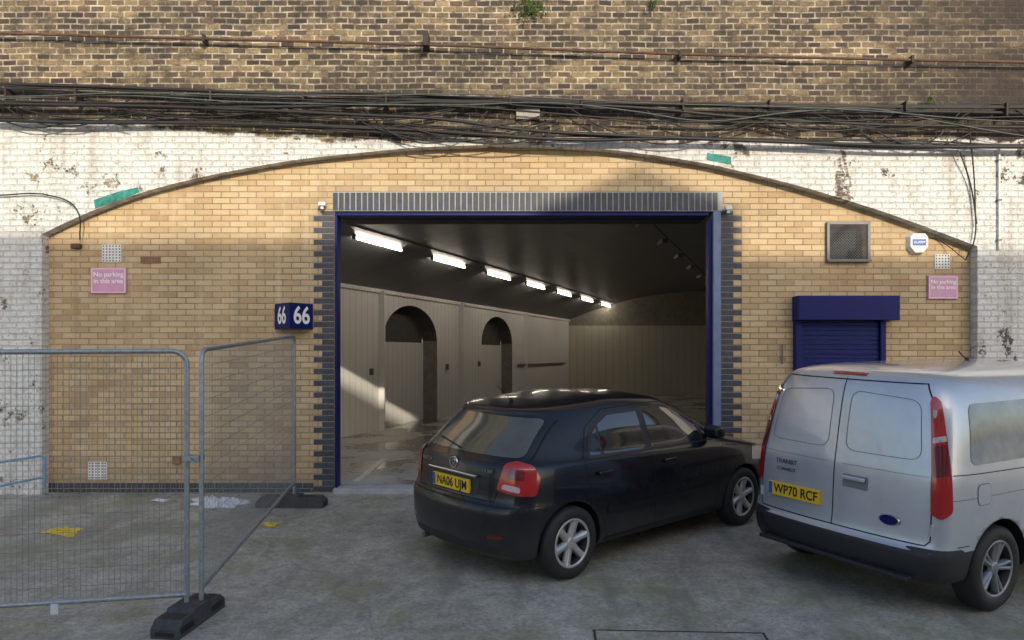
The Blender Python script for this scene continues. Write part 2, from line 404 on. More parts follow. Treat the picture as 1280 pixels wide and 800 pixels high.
for a,c in openings:
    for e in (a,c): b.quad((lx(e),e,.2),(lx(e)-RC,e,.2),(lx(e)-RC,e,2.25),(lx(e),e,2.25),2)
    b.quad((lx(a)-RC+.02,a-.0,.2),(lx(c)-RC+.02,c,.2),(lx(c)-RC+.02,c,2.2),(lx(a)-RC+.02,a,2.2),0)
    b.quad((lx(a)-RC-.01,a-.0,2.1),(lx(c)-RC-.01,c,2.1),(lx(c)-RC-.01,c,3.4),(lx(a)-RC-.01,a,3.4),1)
b.quad((HW+SK*.25,D0,.2),(HW+SK*(D1-WD),D1,.2),(HW+SK*(D1-WD),D1,3.35),(HW+SK*.25,D0,3.35),0)
b.obj('interior_side_walls',VI,[M['cream'],M['ceildark'],M['endtop']])
b=MB(); xe=SK*(D1-WD)
b.quad((xe-HW-.5,D1,.2),(xe+HW+.5,D1,.2),(xe+HW+.5,D1,3.1),(xe-HW-.5,D1,3.1),0)
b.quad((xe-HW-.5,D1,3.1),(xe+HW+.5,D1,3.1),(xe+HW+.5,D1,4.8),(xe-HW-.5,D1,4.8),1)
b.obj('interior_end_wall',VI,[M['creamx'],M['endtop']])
b=MB()
for d in (17.05,21.2,26.4,): b.box(lx(d)-.05,lx(d)+.10,d-.07,d+.07,.2,3.33,0)
dd=D0
while dd<D1:
    x0,x1=lx(dd),lx(dd+.5); k=len(b.v)
    b.quad((x0+.06,dd,3.27),(x1+.06,dd+.5,3.27),(x1+.06,dd+.5,3.36),(x0+.06,dd,3.36),0); b.quad((x0,dd,3.27),(x1,dd+.5,3.27),(x1+.06,dd+.5,3.27),(x0+.06,dd,3.27),0); dd+=.5
for d,z in ((16.6,1.45),(20.3,1.5),(22.4,1.55)): b.box(lx(d),lx(d)+.08,d,d+.10,z,z+.14,1)
b.obj('interior_trim',VI,[M['cream'],M['grey']])
curve('wall_conduit',[[(lx(25.6)+.05,25.6,1.55),(lx(31)+.05,31,1.55)]],.025,M['grey'],VI,smooth=False)
def axisline(x0,d0,d1,z): return [(x0+SK*(d0-13),d0,z),(x0+SK*(d1-13),d1,z)]
curve('ceiling_conduit',[axisline(-2.45,10.2,31,4.03),axisline(2.2,10.2,31,4.33)],.02,M['grey'],VI,smooth=False)
bb=MB()
for k in range(9):
    d=11+k*2.3; x=2.2+SK*(d-13); bb.box(x-.06,x+.06,d,d+.5,4.2,4.28)
bb.obj('ceiling_brackets',VI,M['grey'])
ang=math.atan(SK)
for k in range(7):
    L=empty('fluorescent_lamp'); d=13.0+2.85*k+.8; x=-2.70+SK*(d-13)
    L.location=(x,d,3.90); L.rotation_euler=(0,math.radians(-12),-ang)
    b=MB(); b.box(-.035,.035,-.85,.85,.045,.085,0); b.box(-.025,.025,-.88,-.82,-.03,.045,0); b.box(-.025,.025,.82,.88,-.03,.045,0); b.obj('housing',L,M['peel'])
    b=MB(); b.tube((0,-.82,.0),(0,.82,.0),.022,8); b.obj('tube',L,M['tube'])
b=MB()
for pts in ([(117,250),(146,240),(172,234),(175,240)],[(117,250),(175,240),(150,250),(119,261)],[(884,191),(914,196),(914,206),(884,200)]):
    q=[P(px,py,VD-.004) for px,py in pts]; b.quad(*q)
b.obj('teal_paint_patch',VI,M['teal'])
# ---------------- pipes and cables
def jit(a): return random.uniform(-a,a)
def cablepath(ctrl,d,amp=2.5,step=60):
    out=[]; px=-160; ph=jit(3)
    while px<=1460:
        c=ctrl[0][1]
        if px<=ctrl[0][0]: c=ctrl[0][1]
        elif px>=ctrl[-1][0]: c=ctrl[-1][1]
        else:
            for (a,ya),(bx,yb) in zip(ctrl,ctrl[1:]):
                if a<=px<=bx: c=ya+(yb-ya)*(px-a)/(bx-a)
        out.append(P(px,c+jit(amp),d+jit(.02))); px+=step+jit(step*.3)
    return out
CB=empty('cable_bundle')
curve('cables_thick',[cablepath([(0,104),(200,112),(400,118),(640,124),(900,133),(1280,134)],9.42,1,150),
 cablepath([(0,128),(150,134),(400,131),(640,128),(800,134),(1000,154),(1280,158)],9.40,2,120),
 cablepath([(0,151),(200,153),(400,156),(560,166),(700,176),(900,173),(1100,184),(1280,181)],9.41,1.5,120),
 cablepath([(0,131),(300,137),(520,146),(700,166),(1000,180),(1280,185)],9.40,2,130)],.022,M['cable'],CB)
curve('cables_thin',[cablepath([(0,104+i*2.5),(300,113+i*3),(640,123+i*3),(900,131+i*3),(1280,131+i*4)],9.43-jit(.03),2,110) for i in range(4)]+
  [cablepath([(0,150+jit(3)),(300,154+jit(3)),(640,172+jit(4)),(900,175+jit(4)),(1280,183+jit(3))],9.43,2,90) for i in range(3)]+
  [cablepath([(0,124),(260,130),(500,128),(720,146),(960,152),(1280,148)],9.39,3,90)],.0115,M['cable'],CB)
curve('cables_pale',[cablepath([(0,126),(200,121),(420,136),(640,124),(860,148),(1060,134),(1280,170)],9.36,5,110),
 cablepath([(0,118),(640,118),(1280,152)],9.36,4,130)],.008,M['cableg'],CB)
sag=[]
for k in range(16):
    x0=random.uniform(-50,1150); w=random.uniform(110,300); y0=random.uniform(114,132)+x0*.02; s=random.uniform(16,46)
    sag.append([P(x0,y0,9.42),P(x0+w*.22,y0+s*.7,9.40),P(x0+w*.5,y0+s,9.39),P(x0+w*.78,y0+s*.75,9.40),P(x0+w,y0+jit(5)+3,9.42)])
curve('sagging_cables',sag,.009,M['cable'],CB)
curve('loose_cables',[[P(700,128,9.4),P(760,162,9.4),P(830,180,9.4),P(900,168,9.4),P(960,150,9.4)],
 [P(480,150,9.4),P(560,172,9.4),P(620,180,9.42),P(672,172,9.4),P(700,160,9.4)],
 [P(1210,150,9.4),P(1216,200,9.45),P(1219,260,9.5),P(1218,300,9.5),P(1207,325,9.5)],
 [P(1195,150,9.4),P(1240,130,9.4),P(1275,140,9.4),P(1300,170,9.4)],
 [P(1200,190,9.45),P(1213,230,9.5),P(1221,280,9.5)],
 [P(0,150,9.42),P(40,160,9.42),P(110,150,9.4),P(160,158,9.4)],
 [P(-10,244,9.5),P(70,246,9.5),P(96,262,9.5),P(100,300,9.6)]],.009,M['cable'],CB)
b=MB()
for k in range(-1,12):
    p=P(k*123+jit(25),116+k*1.8,9.47); b.box(p.x-.010,p.x+.010,9.36,9.549,p.z-.10+jit(.04),p.z+.03)
b.obj('cable_brackets',CB,M['bracket'])
RP=empty('rusty_service_pipe')
curve('pipe',[[P(-200,36,9.44),P(200,47,9.44),P(530,56,9.44),P(860,68,9.44),P(1480,82,9.44)]],.018,M['rust'],RP)
b=MB()
for px,py in ((255,49),(533,56),(850,68),(1140,75)):
    p=P(px,py,9.44); b.box(p.x-.015,p.x+.015,9.41,9.549,p.z-.04,p.z+.05)
p=P(533,50,9.44); b.box(p.x-.035,p.x+.035,9.34,9.549,p.z-.10,p.z+.06)
b.obj('pipe_clips',RP,M['bracket'])
RP=empty('rusty_service_pipe'); curve('pipe',[[P(-200,98,9.46),P(300,116,9.46),P(700,124,9.46),P(1480,139,9.46)]],.012,M['rust'],RP)
PP=empty('peeled_paint_patch'); b=MB(); p=P(660,142,9.5); b.box(p.x-.15,p.x+.15,9.49,9.548,p.z-.07,p.z+.07); b.obj('box',PP,M['peel'],bevel=.01)  # raised grey slab standing in for a patch of peeled paint
DP=empty('wall_conduit'); curve('conduit',[[P(1249,185,9.52),P(1249,312,9.52)]],.014,M['white'],DP,smooth=False)
b=MB(); 
for y in (200,250,300): p=P(1249,y,9.52); b.box(p.x-.025,p.x+.025,9.5,9.549,p.z-.01,p.z+.01)
b.obj('clips',DP,M['grey'])
def plant(px,py,n,r):
    e=empty('wall_plant'); c=P(px,py,VD-.02); vs=[];fs=[]
    for i in range(n):
        o=c+Vector((random.gauss(0,r),-abs(random.gauss(0,.09)),random.gauss(0,r*.8)-.04)); s=random.uniform(.015,.035)
        u=Vector((jit(1),jit(1),jit(1))).normalized(); w=u.orthogonal().normalized(); k=len(vs)
        vs+= [o-u*s,o+w*s*.45,o+u*s,o-w*s*.45]; fs.append((k,k+1,k+2,k+3))
    pyd('leaves',vs,fs,e,M['leaf'])
    curve('stems',[[c+Vector((0,.02,-.1)),c+Vector((jit(r),-.06,jit(r))),c+Vector((jit(r)*1.5,-.1,jit(r)*1.5))] for _ in range(7)],.004,M['leaf'],e)
plant(664,8,260,.10); plant(816,2,30,.04); plant(1160,126,24,.03)
# ---------------- signs and wall items
def nopark(px0,px1,py0,py1):
    e=empty('no_parking_sign'); a=P(px0,py1,WD); c=P(px1,py0,WD); m=(a+c)/2; hw=(c.x-a.x)/2; hh=(c.z-a.z)/2; e.location=(m.x,WD-.02,m.z)
    b=MB(); b.box(-hw,hw,-.01,.018,-hh,hh); b.obj('board',e,M['pink'],bevel=.003)
    b=MB(); t=.006; i=.012
    b.box(-hw+i,hw-i,-.013,-.0105,hh-i-t,hh-i); b.box(-hw+i,hw-i,-.013,-.0105,-hh+i,-hh+i+t)
    b.box(-hw+i,-hw+i+t,-.013,-.0105,-hh+i+t,hh-i-t); b.box(hw-i-t,hw-i,-.013,-.0105,-hh+i+t,hh-i-t); b.obj('border',e,M['whitet'])
    text('lettering','No parking\nin this area',wallframe((0,-.0125,.035)),hw*.375,M['whitet'],e,bold=.001)
nopark(115,159,335,367); nopark(1159,1196,345,374)
e=empty('house_number_sign'); pr=P(391,396,WD-.02); pl=P(343,396,WD-.02); pa=P(362,396,WD-.36)
zt=P(0,379,WD-.2).z; zb=P(0,411,WD-.2).z; zm=(zt+zb)/2
A=[Vector((pl.x,WD-.01,0)),Vector((pa.x,pa.y,0)),Vector((pr.x,WD-.01,0))]
vs=[(a.x,a.y,z) for z in (zb,zt) for a in A]
pyd('case',vs,[(0,1,4,3),(1,2,5,4),(2,0,3,5),(0,2,1),(3,4,5)],e,M['navy'])
for a,c,sx in ((A[0],A[1],.85),(A[1],A[2],.95)):
    X=(c-a).normalized(); Z=X.cross(Vector((0,0,1))); m=(a+c)/2+Z*.004; m.z=zm
    text('numerals','66',frame(m,X,(0,0,1),Z),.30,M['whitet'],e,sx=sx,bold=.006)
def vent(px0,px1,py0,py1,mat,rows=5):
    e=empty('air_brick'); a=P(px0,py1,WD); c=P(px1,py0,WD); b=MB(); b.box(a.x,c.x,WD-.012,WD+.0,a.z,c.z,0)
    cols=max(4,int((c.x-a.x)/.036)); w=(c.x-a.x)/cols; h=(c.z-a.z)/rows
    for i in range(cols):
        for j in range(rows): b.box(a.x+(i+.28)*w,a.x+(i+.72)*w,WD-.014,WD-.0125,a.z+(j+.28)*h,a.z+(j+.72)*h,1)
    b.obj('grille',e,[mat,M['airgap']])
vent(128,152,306,328,M['white'],6); vent(176,201,321,329,M['terra'],2); vent(111,134,577,599,M['white'],6); vent(1168,1187,318,336,M['white'],5)
def floodlight(px,py):
    e=empty('security_light'); p=P(px,py,WD-.08); b=MB(); b.box(p.x-.045,p.x+.045,p.y-.05,p.y+.02,p.z-.02,p.z+.03,0); b.box(p.x-.015,p.x+.015,p.y+.02,WD,p.z-.015,p.z+.015,1); b.box(p.x-.02,p.x+.02,p.y-.03,p.y+.0,p.z-.06,p.z-.021,0); b.obj('body',e,[M['white'],M['grey']],bevel=.008)
floodlight(403,256); floodlight(910,261)
e=empty('barred_window'); a=P(1032,328,WD); c=P(1086,278,WD); b=MB()
y0=WD-.05
b.box(WX0,WX1,WD+.12,WD+.14,WZ0,WZ1,1)
fw=.032
b.box(a.x,c.x,y0,WD-.001,c.z-fw,c.z,0); b.box(a.x,c.x,y0-.03,WD-.001,a.z,a.z+fw,0); b.box(a.x,a.x+fw,y0,WD-.001,a.z+fw,c.z-fw,0); b.box(c.x-fw,c.x,y0,WD-.001,a.z+fw,c.z-fw,0)
b.obj('frame',e,[M['grey'],M['glass']])
b=MB(); nx=14
ww=c.x-a.x-2*fw; hh=c.z-a.z-2*fw
for i in range(-nx,nx+1):
    for sg in (1,-1):
        x0=a.x+fw+i*ww/nx if sg>0 else c.x-fw-i*ww/nx
        if sg>0: lo=max(0,(a.x+fw-x0)); hi=min(hh,(c.x-fw-x0))
        else: lo=max(0,(x0-(c.x-fw))); hi=min(hh,(x0-(a.x+fw)))
        if hi>lo: b.tube((x0+sg*lo,y0+.01,a.z+fw+lo),(x0+sg*hi,y0+.01,a.z+fw+hi),.0022,4)
b.obj('mesh_guard',e,M['grey'])
e=empty('burglar_alarm_box'); p=P(1145,305,WD); b=MB(); k=0
ring=[(-.13,.09),(-.09,.14),(.09,.14),(.13,.09),(.13,-.05),(.06,-.14),(-.06,-.14),(-.13,-.05)]
n8=len(ring); b.v=[Vector((p.x+x,WD-.001,p.z+z)) for x,z in ring]+[Vector((p.x+x*.85,WD-.08,p.z+z*.85)) for x,z in ring]
for i in range(n8): j=(i+1)%n8; b.f.append((i,j,n8+j,n8+i)); b.m.append(0)
b.f.append(tuple(range(n8,2*n8))); b.m.append(0); b.box(p.x-.085,p.x+.085,WD-.083,WD-.0805,p.z-.03,p.z+.05,1)
o=b.obj('case',e,[M['white'],M['bluep']]); fixn(o)
text('lettering','ALARM',wallframe((p.x,WD-.085,p.z+.01)),.045,M['whitet'],e)
curve('cable',[[Vector((p.x+.1,WD-.01,p.z+.1)),Vector((p.x+.3,WD-.02,p.z+.03)),P(1207,325,9.5)]],.006,M['cable'],e)
e=empty('roller_shutter_window'); b=MB()
a=P(990,402,WD); c=P(1116,371,WD); yb=WD-.22
b.box(a.x+.0,c.x-.02,yb,WD-.001,a.z+.01,c.z)
bz=P(0,490,WD).z; r0=P(990,0,WD).x; r1=P(1103,0,WD).x
b.box(r0+.01,r0+.09,WD-.10,WD-.001,bz,a.z+.008); b.box(r1-.07,r1+.0,WD-.10,WD-.001,bz,a.z+.008)
b.obj('housing_and_guides',e,M['navy'],bevel=.006)
b=MB(); z=bz
while z<a.z:
    b.box(r0+.091,r1-.071,WD-.06,WD-.002,z,z+.045,0); b.box(r0+.091,r1-.071,WD-.048,WD-.002,z+.046,z+.059,1); z+=.06
b.obj('slats',e,[M['navy'],M['slatb']],bevel=.008)
e=empty('gas_pipe_stub'); curve('pipe',[[P(978,430,WD-.03),P(978,455,WD-.03)]],.010,M['grey'],e,smooth=False)
e=empty('lock_box'); b=MB(); p=P(222,575,WD); b.box(p.x-.05,p.x+.05,WD-.05,WD,p.z-.05,p.z+.05); b.obj('box',e,M['terra'],bevel=.008)
e=empty('cable_outlet'); b=MB(); p=P(97,308,WD); b.box(p.x-.06,p.x+.06,WD-.06,WD,p.z-.03,p.z+.03); b.obj('box',e,M['rust'],bevel=.008)
# ---------------- fences
def fence(p0,p1,zb0,zb1,zt0,zt1):
    e=empty('mesh_fence_panel'); p0=Vector((*p0,0)); p1=Vector((*p1,0)); L=(p1-p0).length
    def Q(u,w):
        t=u/L; q=p0.lerp(p1,t); zb=zb0+(zb1-zb0)*t; zt=zt0+(zt1-zt0)*t; q.z=zb+(zt-zb)*w; return q
    H=zt0-zb0; r=.10
    def leg(u):
        q=Q(u,0); q.z=g(q.y)+.03; return q
    top=[leg(0),Q(0,0),Q(0,1-r/H)]
    for k in range(1,6):
        a=math.pi/2*k/5; top.append(Q(r-r*math.cos(a),1-(r-r*math.sin(a))/H))
    for k in range(0,5):
        a=math.pi/2*(1-k/5); top.append(Q(L-r+r*math.cos(a),1-(r-r*math.sin(a))/H))
    top+=[Q(L,1-r/H),Q(L,0),leg(L)]
    curve('frame',[top,[Q(0,.012),Q(L,.012)]],.019,M['galv'],e,smooth=False)
    b=MB(); u=.04
    while u<L-.02:
        a=.99 if r<u<L-r else .975
        b.tube(Q(u,.012),Q(u,a),.0019,3); u+=.038
    for k in range(1,14): b.tube(Q(0,k/14),Q(L,k/14),.0019,3)
    b.obj('wire_mesh',e,M['wire'])
    return e
FC=(-2.345,5.55)
d1=Vector((-3.45,-.55)).normalized()*3.45
fence((FC[0]+d1.x,FC[1]+d1.y),(FC[0]-.03,FC[1]),.08,.125,1.905,1.925)
fence((FC[0]+.06,FC[1]+.04),(-2.577,9.0),.16,.36,1.935,2.118)
def foot(x,y,rot,L=.72):
    e=empty('fence_foot'); e.location=(x,y,g(y)); e.rotation_euler=(math.radians(2.6)*math.cos(rot),0,rot)
    b=MB(); w=.105
    prof=[(-L/2,0),(-L/2,.07),(-L/2+.06,.12),(-.12,.12),(-.10,.14),(.10,.14),(.12,.12),(L/2-.06,.12),(L/2,.07),(L/2,0)]
    n=len(prof); b.v=[Vector((-w,y,z)) for y,z in prof]+[Vector((w,y,z)) for y,z in prof]
    for i in range(n): j=(i+1)%n; b.f.append((i,j,n+j,n+i)); b.m.append(0)
    b.f.append(tuple(range(n))[::-1]); b.m.append(0); b.f.append(tuple(range(n,2*n))); b.m.append(0)
    for s in (-1,1):
        for k in range(2): b.box(-.075+k*.085,-.01+k*.085,s*.2-.05,s*.2+.05,.1205,.123,1)
        b.box(w+.0005,w+.003,s*.2-.08,s*.2+.08,.03,.075,1); b.box(-.07,.07,s*(L/2+.001),s*(L/2+.003),.02,.05,1)
    o=b.obj('block',e,[M['concrete'],M['dark']]); fixn(o)
    md=o.modifiers.new('b','BEVEL'); md.width=.008; md.segments=2
foot(FC[0]+.0,FC[1]-.02,math.radians(-8),.62); foot(-2.6,8.98,math.radians(88),.8)
foot(FC[0]+d1.x,FC[1]+d1.y,math.radians(8))
e=empty('fence_coupler'); b=MB(); p=P(240,573,5.53); b.box(p.x-.06,p.x+.06,5.50,5.53,p.z-.02,p.z+.02); b.box(p.x-.06,p.x+.06,5.585,5.61,p.z-.02,p.z+.02); b.tube((p.x,5.46,p.z),(p.x,5.65,p.z),.009); b.tube((p.x-.03,5.47,p.z+.03),(p.x+.05,5.47,p.z-.035),.006); b.obj('clamp',e,M['galv'],bevel=.004)
e=empty('cable_tie_tag'); 
b=MB(); p=P(70,757,5.2); b.box(p.x-.02,p.x+.03,p.y-.03,p.y-.025,p.z-.05,p.z+.02); b.obj('tag',e,M['plastic'])
e=empty('blue_barrier')
curve('rails',[[P(-200,610,8.8),P(50,570,9.2),P(56,572,9.2),P(56,608,9.2)],[P(-200,650,8.8),P(56,596,9.2)]],.014,M['bluebar'],e,smooth=False)
def rag(name,px,py,w,h,mat,bump):
    d=2.1965/((py-443)/F+.045); c=P(px,py,d); vs=[];fs=[]; nx,ny=18,10
    ph=px*.37
    for j in range(ny+1):
        for i in range(nx+1):
            u=i/nx-.5; v=j/ny-.5; an=math.atan2(v,u); e=1+.16*math.sin(3*an+ph)+.10*math.sin(7*an+ph*2)
            x=c.x+u*w*e+jit(.014); y=d+v*h*e+jit(.014)-u*h*.4; vs.append((x,y,g(y)+.006+abs(random.gauss(0,bump))*(1-2*max(abs(u),abs(v)))))
    for j in range(ny):
        for i in range(nx): a=j*(nx+1)+i; fs.append((a,a+1,a+nx+2,a+nx+1))
    e=empty(name); pyd('sheet',vs,fs,e,mat)
rag('crumpled_plastic_sheet',272,629,.66,.42,M['plastic'],.06)
rag('yellow_debris',78,665,.36,.26,M['yellow'],.008)
rag('yellow_debris',338,656,.16,.16,M['yellow'],.008)
rag('paper_litter',200,626,.2,.1,M['plastic'],.02)
vs=[];fs=[]
for i in range(900):
    if i<520: x=random.uniform(-6,-2.4) if random.random()<.7 else random.uniform(2.7,5.8); y=9.66-abs(random.gauss(0,.22))
    else: x=random.uniform(-6,6); y=random.uniform(4.3,9.3)
    s=random.uniform(.006,.02) if i<520 else random.uniform(.004,.013)
    a=random.uniform(0,6.28); u=Vector((math.cos(a),math.sin(a),jit(.3)))*s; w=Vector((-math.sin(a),math.cos(a),jit(.3)))*s*.55
    o=Vector((x,y,g(y)+.007)); k=len(vs); vs+=[o-u,o+w,o+u,o-w]; fs.append((k,k+1,k+2,k+3))
pyd('leaf_litter',vs,fs,None,M['litter'])
e=empty('manhole_cover'); cx,cy=1.15,4.98; zz=g(cy); e.location=(cx,cy,zz); e.rotation_euler=(math.radians(2.58),0,math.radians(-3))
b=MB(); b.box(-.58,.58,-.36,.36,-.02,.006,0)
b.box(-.60,.60,.362,.374,-.02,.008,1); b.box(-.60,.60,-.374,-.362,-.02,.008,1); b.box(-.595,-.582,-.36,.36,-.02,.008,1); b.box(.582,.595,-.36,.36,-.02,.008,1)
b.obj('cover',e,[M['ground'],M['bracket']])
# ---------------- vehicles
def interp(tab,x):
    if isinstance(tab,(int,float)): return tab
    if x<=tab[0][0]: return tab[0][1]
    for (a,za),(b_,zb) in zip(tab,tab[1:]):
        if x<=b_: return za+(zb-za)*(x-a)/(b_-a)
    return tab[-1][1]
def outline(L):
    xr,xf,w,dr,df=L['xr'],L['xf'],L['w'],L['dr'],L['df']
    h=[(xr,0),(xr+.03*dr,.33*w),(xr+.14*dr,.66*w),(xr+.42*dr,.89*w),(xr+dr,.985*w)]
    s0=xr+dr; s1=xf-df
    for t in (.14,.3,.45,.6,.75,.88): h.append((s0+(s1-s0)*t,w))
    h+=[(s1,.975*w),(xf-.42*df,.88*w),(xf-.14*df,.64*w),(xf-.03*df,.32*w),(xf,0)]
    full=h+[(x,-y) for x,y in h[-2:0:-1]]
    return [Vector((x,y,interp(L['z'],x))) for x,y in full]
def body(name,levels,parent,mats,arches,matfn=None):
    rings=[outline(l) for l in levels]; n=len(rings[0]); vs=[];fs=[];mi=[]
    for r in rings: vs+=r
    for j in range(len(rings)-1):
        for i in range(n):
            k=(i+1)%n; fs.append((j*n+i,j*n+k,(j+1)*n+k,(j+1)*n+i)); mi.append(matfn(j,i) if matfn else 0)
    h=n//2
    for base,fl in ((0,True),((len(rings)-1)*n,False)):
        for i in range(h):
            f2=[]
            for q in (base+i,base+i+1,base+(n-i-1)%n,base+(n-i)%n):
                if q not in f2: f2.append(q)
            fs.append(tuple(f2)); mi.append(1 if fl else 0)
    me=bpy.data.meshes.new(name+'_cage'); me.from_pydata([tuple(v) for v in vs],[],fs); me.update()
    for m in mats: me.materials.append(m)
    for p,i in zip(me.polygons,mi): p.material_index=i
    bm=bmesh.new(); bm.from_mesh(me); bmesh.ops.recalc_face_normals(bm,faces=bm.faces); bm.to_mesh(me); bm.free()
    tmp=bpy.data.objects.new('tmp',me); sc.collection.objects.link(tmp)
    s=tmp.modifiers.new('s','SUBSURF'); s.levels=3; s.render_levels=3
    dg=bpy.context.evaluated_depsgraph_get(); smooth=bpy.data.meshes.new_from_object(tmp.evaluated_get(dg))
    bm=bmesh.new(); bm.from_mesh(smooth); bvh=BVHTree.FromBMesh(bm); bm.free()
    tmp.modifiers.clear(); tmp.data=smooth
    cutters=[]
    for (x,z,r,yi) in arches:
        for sg in (-1,1):
            bm=bmesh.new(); bmesh.ops.create_cone(bm,cap_ends=True,segments=64,radius1=r,radius2=r,depth=.6,matrix=Matrix.Translation((x,sg*(yi+.3),z))@Matrix.Rotation(math.pi/2,4,'X'))
            cm=bpy.data.meshes.new('c'); bm.to_mesh(cm); bm.free(); co=bpy.data.objects.new('c',cm); sc.collection.objects.link(co); cutters.append(co)
            md=tmp.modifiers.new('b','BOOLEAN'); md.operation='DIFFERENCE'; md.solver='EXACT'; md.object=co
    bpy.context.view_layer.update(); dg=bpy.context.evaluated_depsgraph_get()
    res=bpy.data.meshes.new_from_object(tmp.evaluated_get(dg))
    ti=len(mats)-1
    for p in res.polygons:
        c=p.center
        inside=False
        for (x,z,r,yi) in arches:
            if math.hypot(c.x-x,c.z-z)<r+.004 and abs(c.y)>yi-.01:
                if abs(p.normal.y)<.5 or abs(abs(c.y)-yi)<.01: inside=True
        if inside: p.material_index=ti; p.use_smooth=False
        else: p.use_smooth=True
    for c in cutters: bpy.data.objects.remove(c)
    bpy.data.objects.remove(tmp)
    o=mkobj(name,res,parent); return o,bvh
CORNER={}
S2=math.sqrt(.5)
def proj(bvh,pl,a,b_,off):
    if pl in ('DR','DL'):
        cx,cy=CORNER['c']; s=-1 if pl=='DR' else 1
        D=Vector((S2,-s*S2,0)); T=Vector((S2,s*S2,0)); O=Vector((cx,s*cy,b_))+T*a-D*4
    else:
        O,D={'R':((a,-4,b_),(0,1,0)),'L':((a,4,b_),(0,-1,0)),'B':((-6,a,b_),(1,0,0)),'F':((6,a,b_),(-1,0,0)),'T':((a,b_,5),(0,0,-1))}[pl]
        D=Vector(D); O=Vector(O)
    loc,nn,_,_=bvh.ray_cast(O,D)
    if loc is None: return None
    if nn.dot(D)>0: nn=-nn
    return loc+nn*off
def rpoly(pts,r,n=5):
    out=[]; m=len(pts)
    for i in range(m):
        a=Vector(pts[i-1]);b_=Vector(pts[i]);c=Vector(pts[(i+1)%m])
        la=(a-b_).length; lc=(c-b_).length; q=min(r,la*.45,lc*.45)
        s=b_+(a-b_).normalized()*q; e=b_+(c-b_).normalized()*q
        for k in range(n+1):
            t=k/n; out.append(tuple(s*(1-t)**2+b_*2*t*(1-t)+e*t*t))
    return out
def decal(name,bvh,pl,pts,mat,parent,off=.003,r=.03,res=.04,rim=0):
    poly=rpoly(pts,r) if r else pts
    dense=[]
    for i in range(len(poly)):
        a=Vector(poly[i]);c=Vector(poly[(i+1)%len(poly)]); k=max(1,int((c-a).length/res))
        for q in range(k): dense.append(a.lerp(c,q/k))
    nb=len(dense); x0=min(p.x for p in dense);x1=max(p.x for p in dense);y0=min(p.y for p in dense);y1=max(p.y for p in dense)
    pts2=list(dense); x=x0+res/2
    while x<x1:
        y=y0+res/2
        while y<y1: pts2.append(Vector((x,y))); y+=res
        x+=res
    vo,eo,fo,*_=delaunay_2d_cdt(pts2,[],[list(range(nb))],1,1e-5)
    v3=[proj(bvh,pl,v.x,v.y,off) for v in vo]
    fs=[]
    for f in fo:
        if any(v3[i] is None for i in f): continue
        q=[v3[i] for i in f]
        if max((q[i]-q[i-1]).length for i in range(len(q)))>.16: continue
        fs.append(tuple(f))
    v3=[v if v is not None else Vector((0,0,.5)) for v in v3]
    o=pyd(name,v3,fs,parent,mat,smooth=True); return o
def seam(name,bvh,pl,lines,mat,parent,w=.007,off=.0015):
    vs=[];fs=[]
    for ln in lines:
        dense=[]
        for a,c in zip(ln,ln[1:]):
            a=Vector(a);c=Vector(c);k=max(1,int((c-a).length/.025))
            for q in range(k): dense.append(a.lerp(c,q/k))
        dense.append(Vector(ln[-1])); prev=None
        for i,p in enumerate(dense):
            t=(dense[min(i+1,len(dense)-1)]-dense[max(i-1,0)])
            if t.length<1e-6: continue
            t.normalize(); nn=Vector((-t.y,t.x))*w/2
            A_=proj(bvh,pl,p.x+nn.x,p.y+nn.y,off); B_=proj(bvh,pl,p.x-nn.x,p.y-nn.y,off)
            if A_ is None or B_ is None or (A_-B_).length>.05: prev=None; continue
            k=len(vs); vs+=[A_,B_]
            if prev is not None and (A_-vs[prev]).length<.1: fs.append((prev,prev+1,k+1,k))
            prev=k
    return pyd(name,vs,fs,parent,mat,smooth=True)
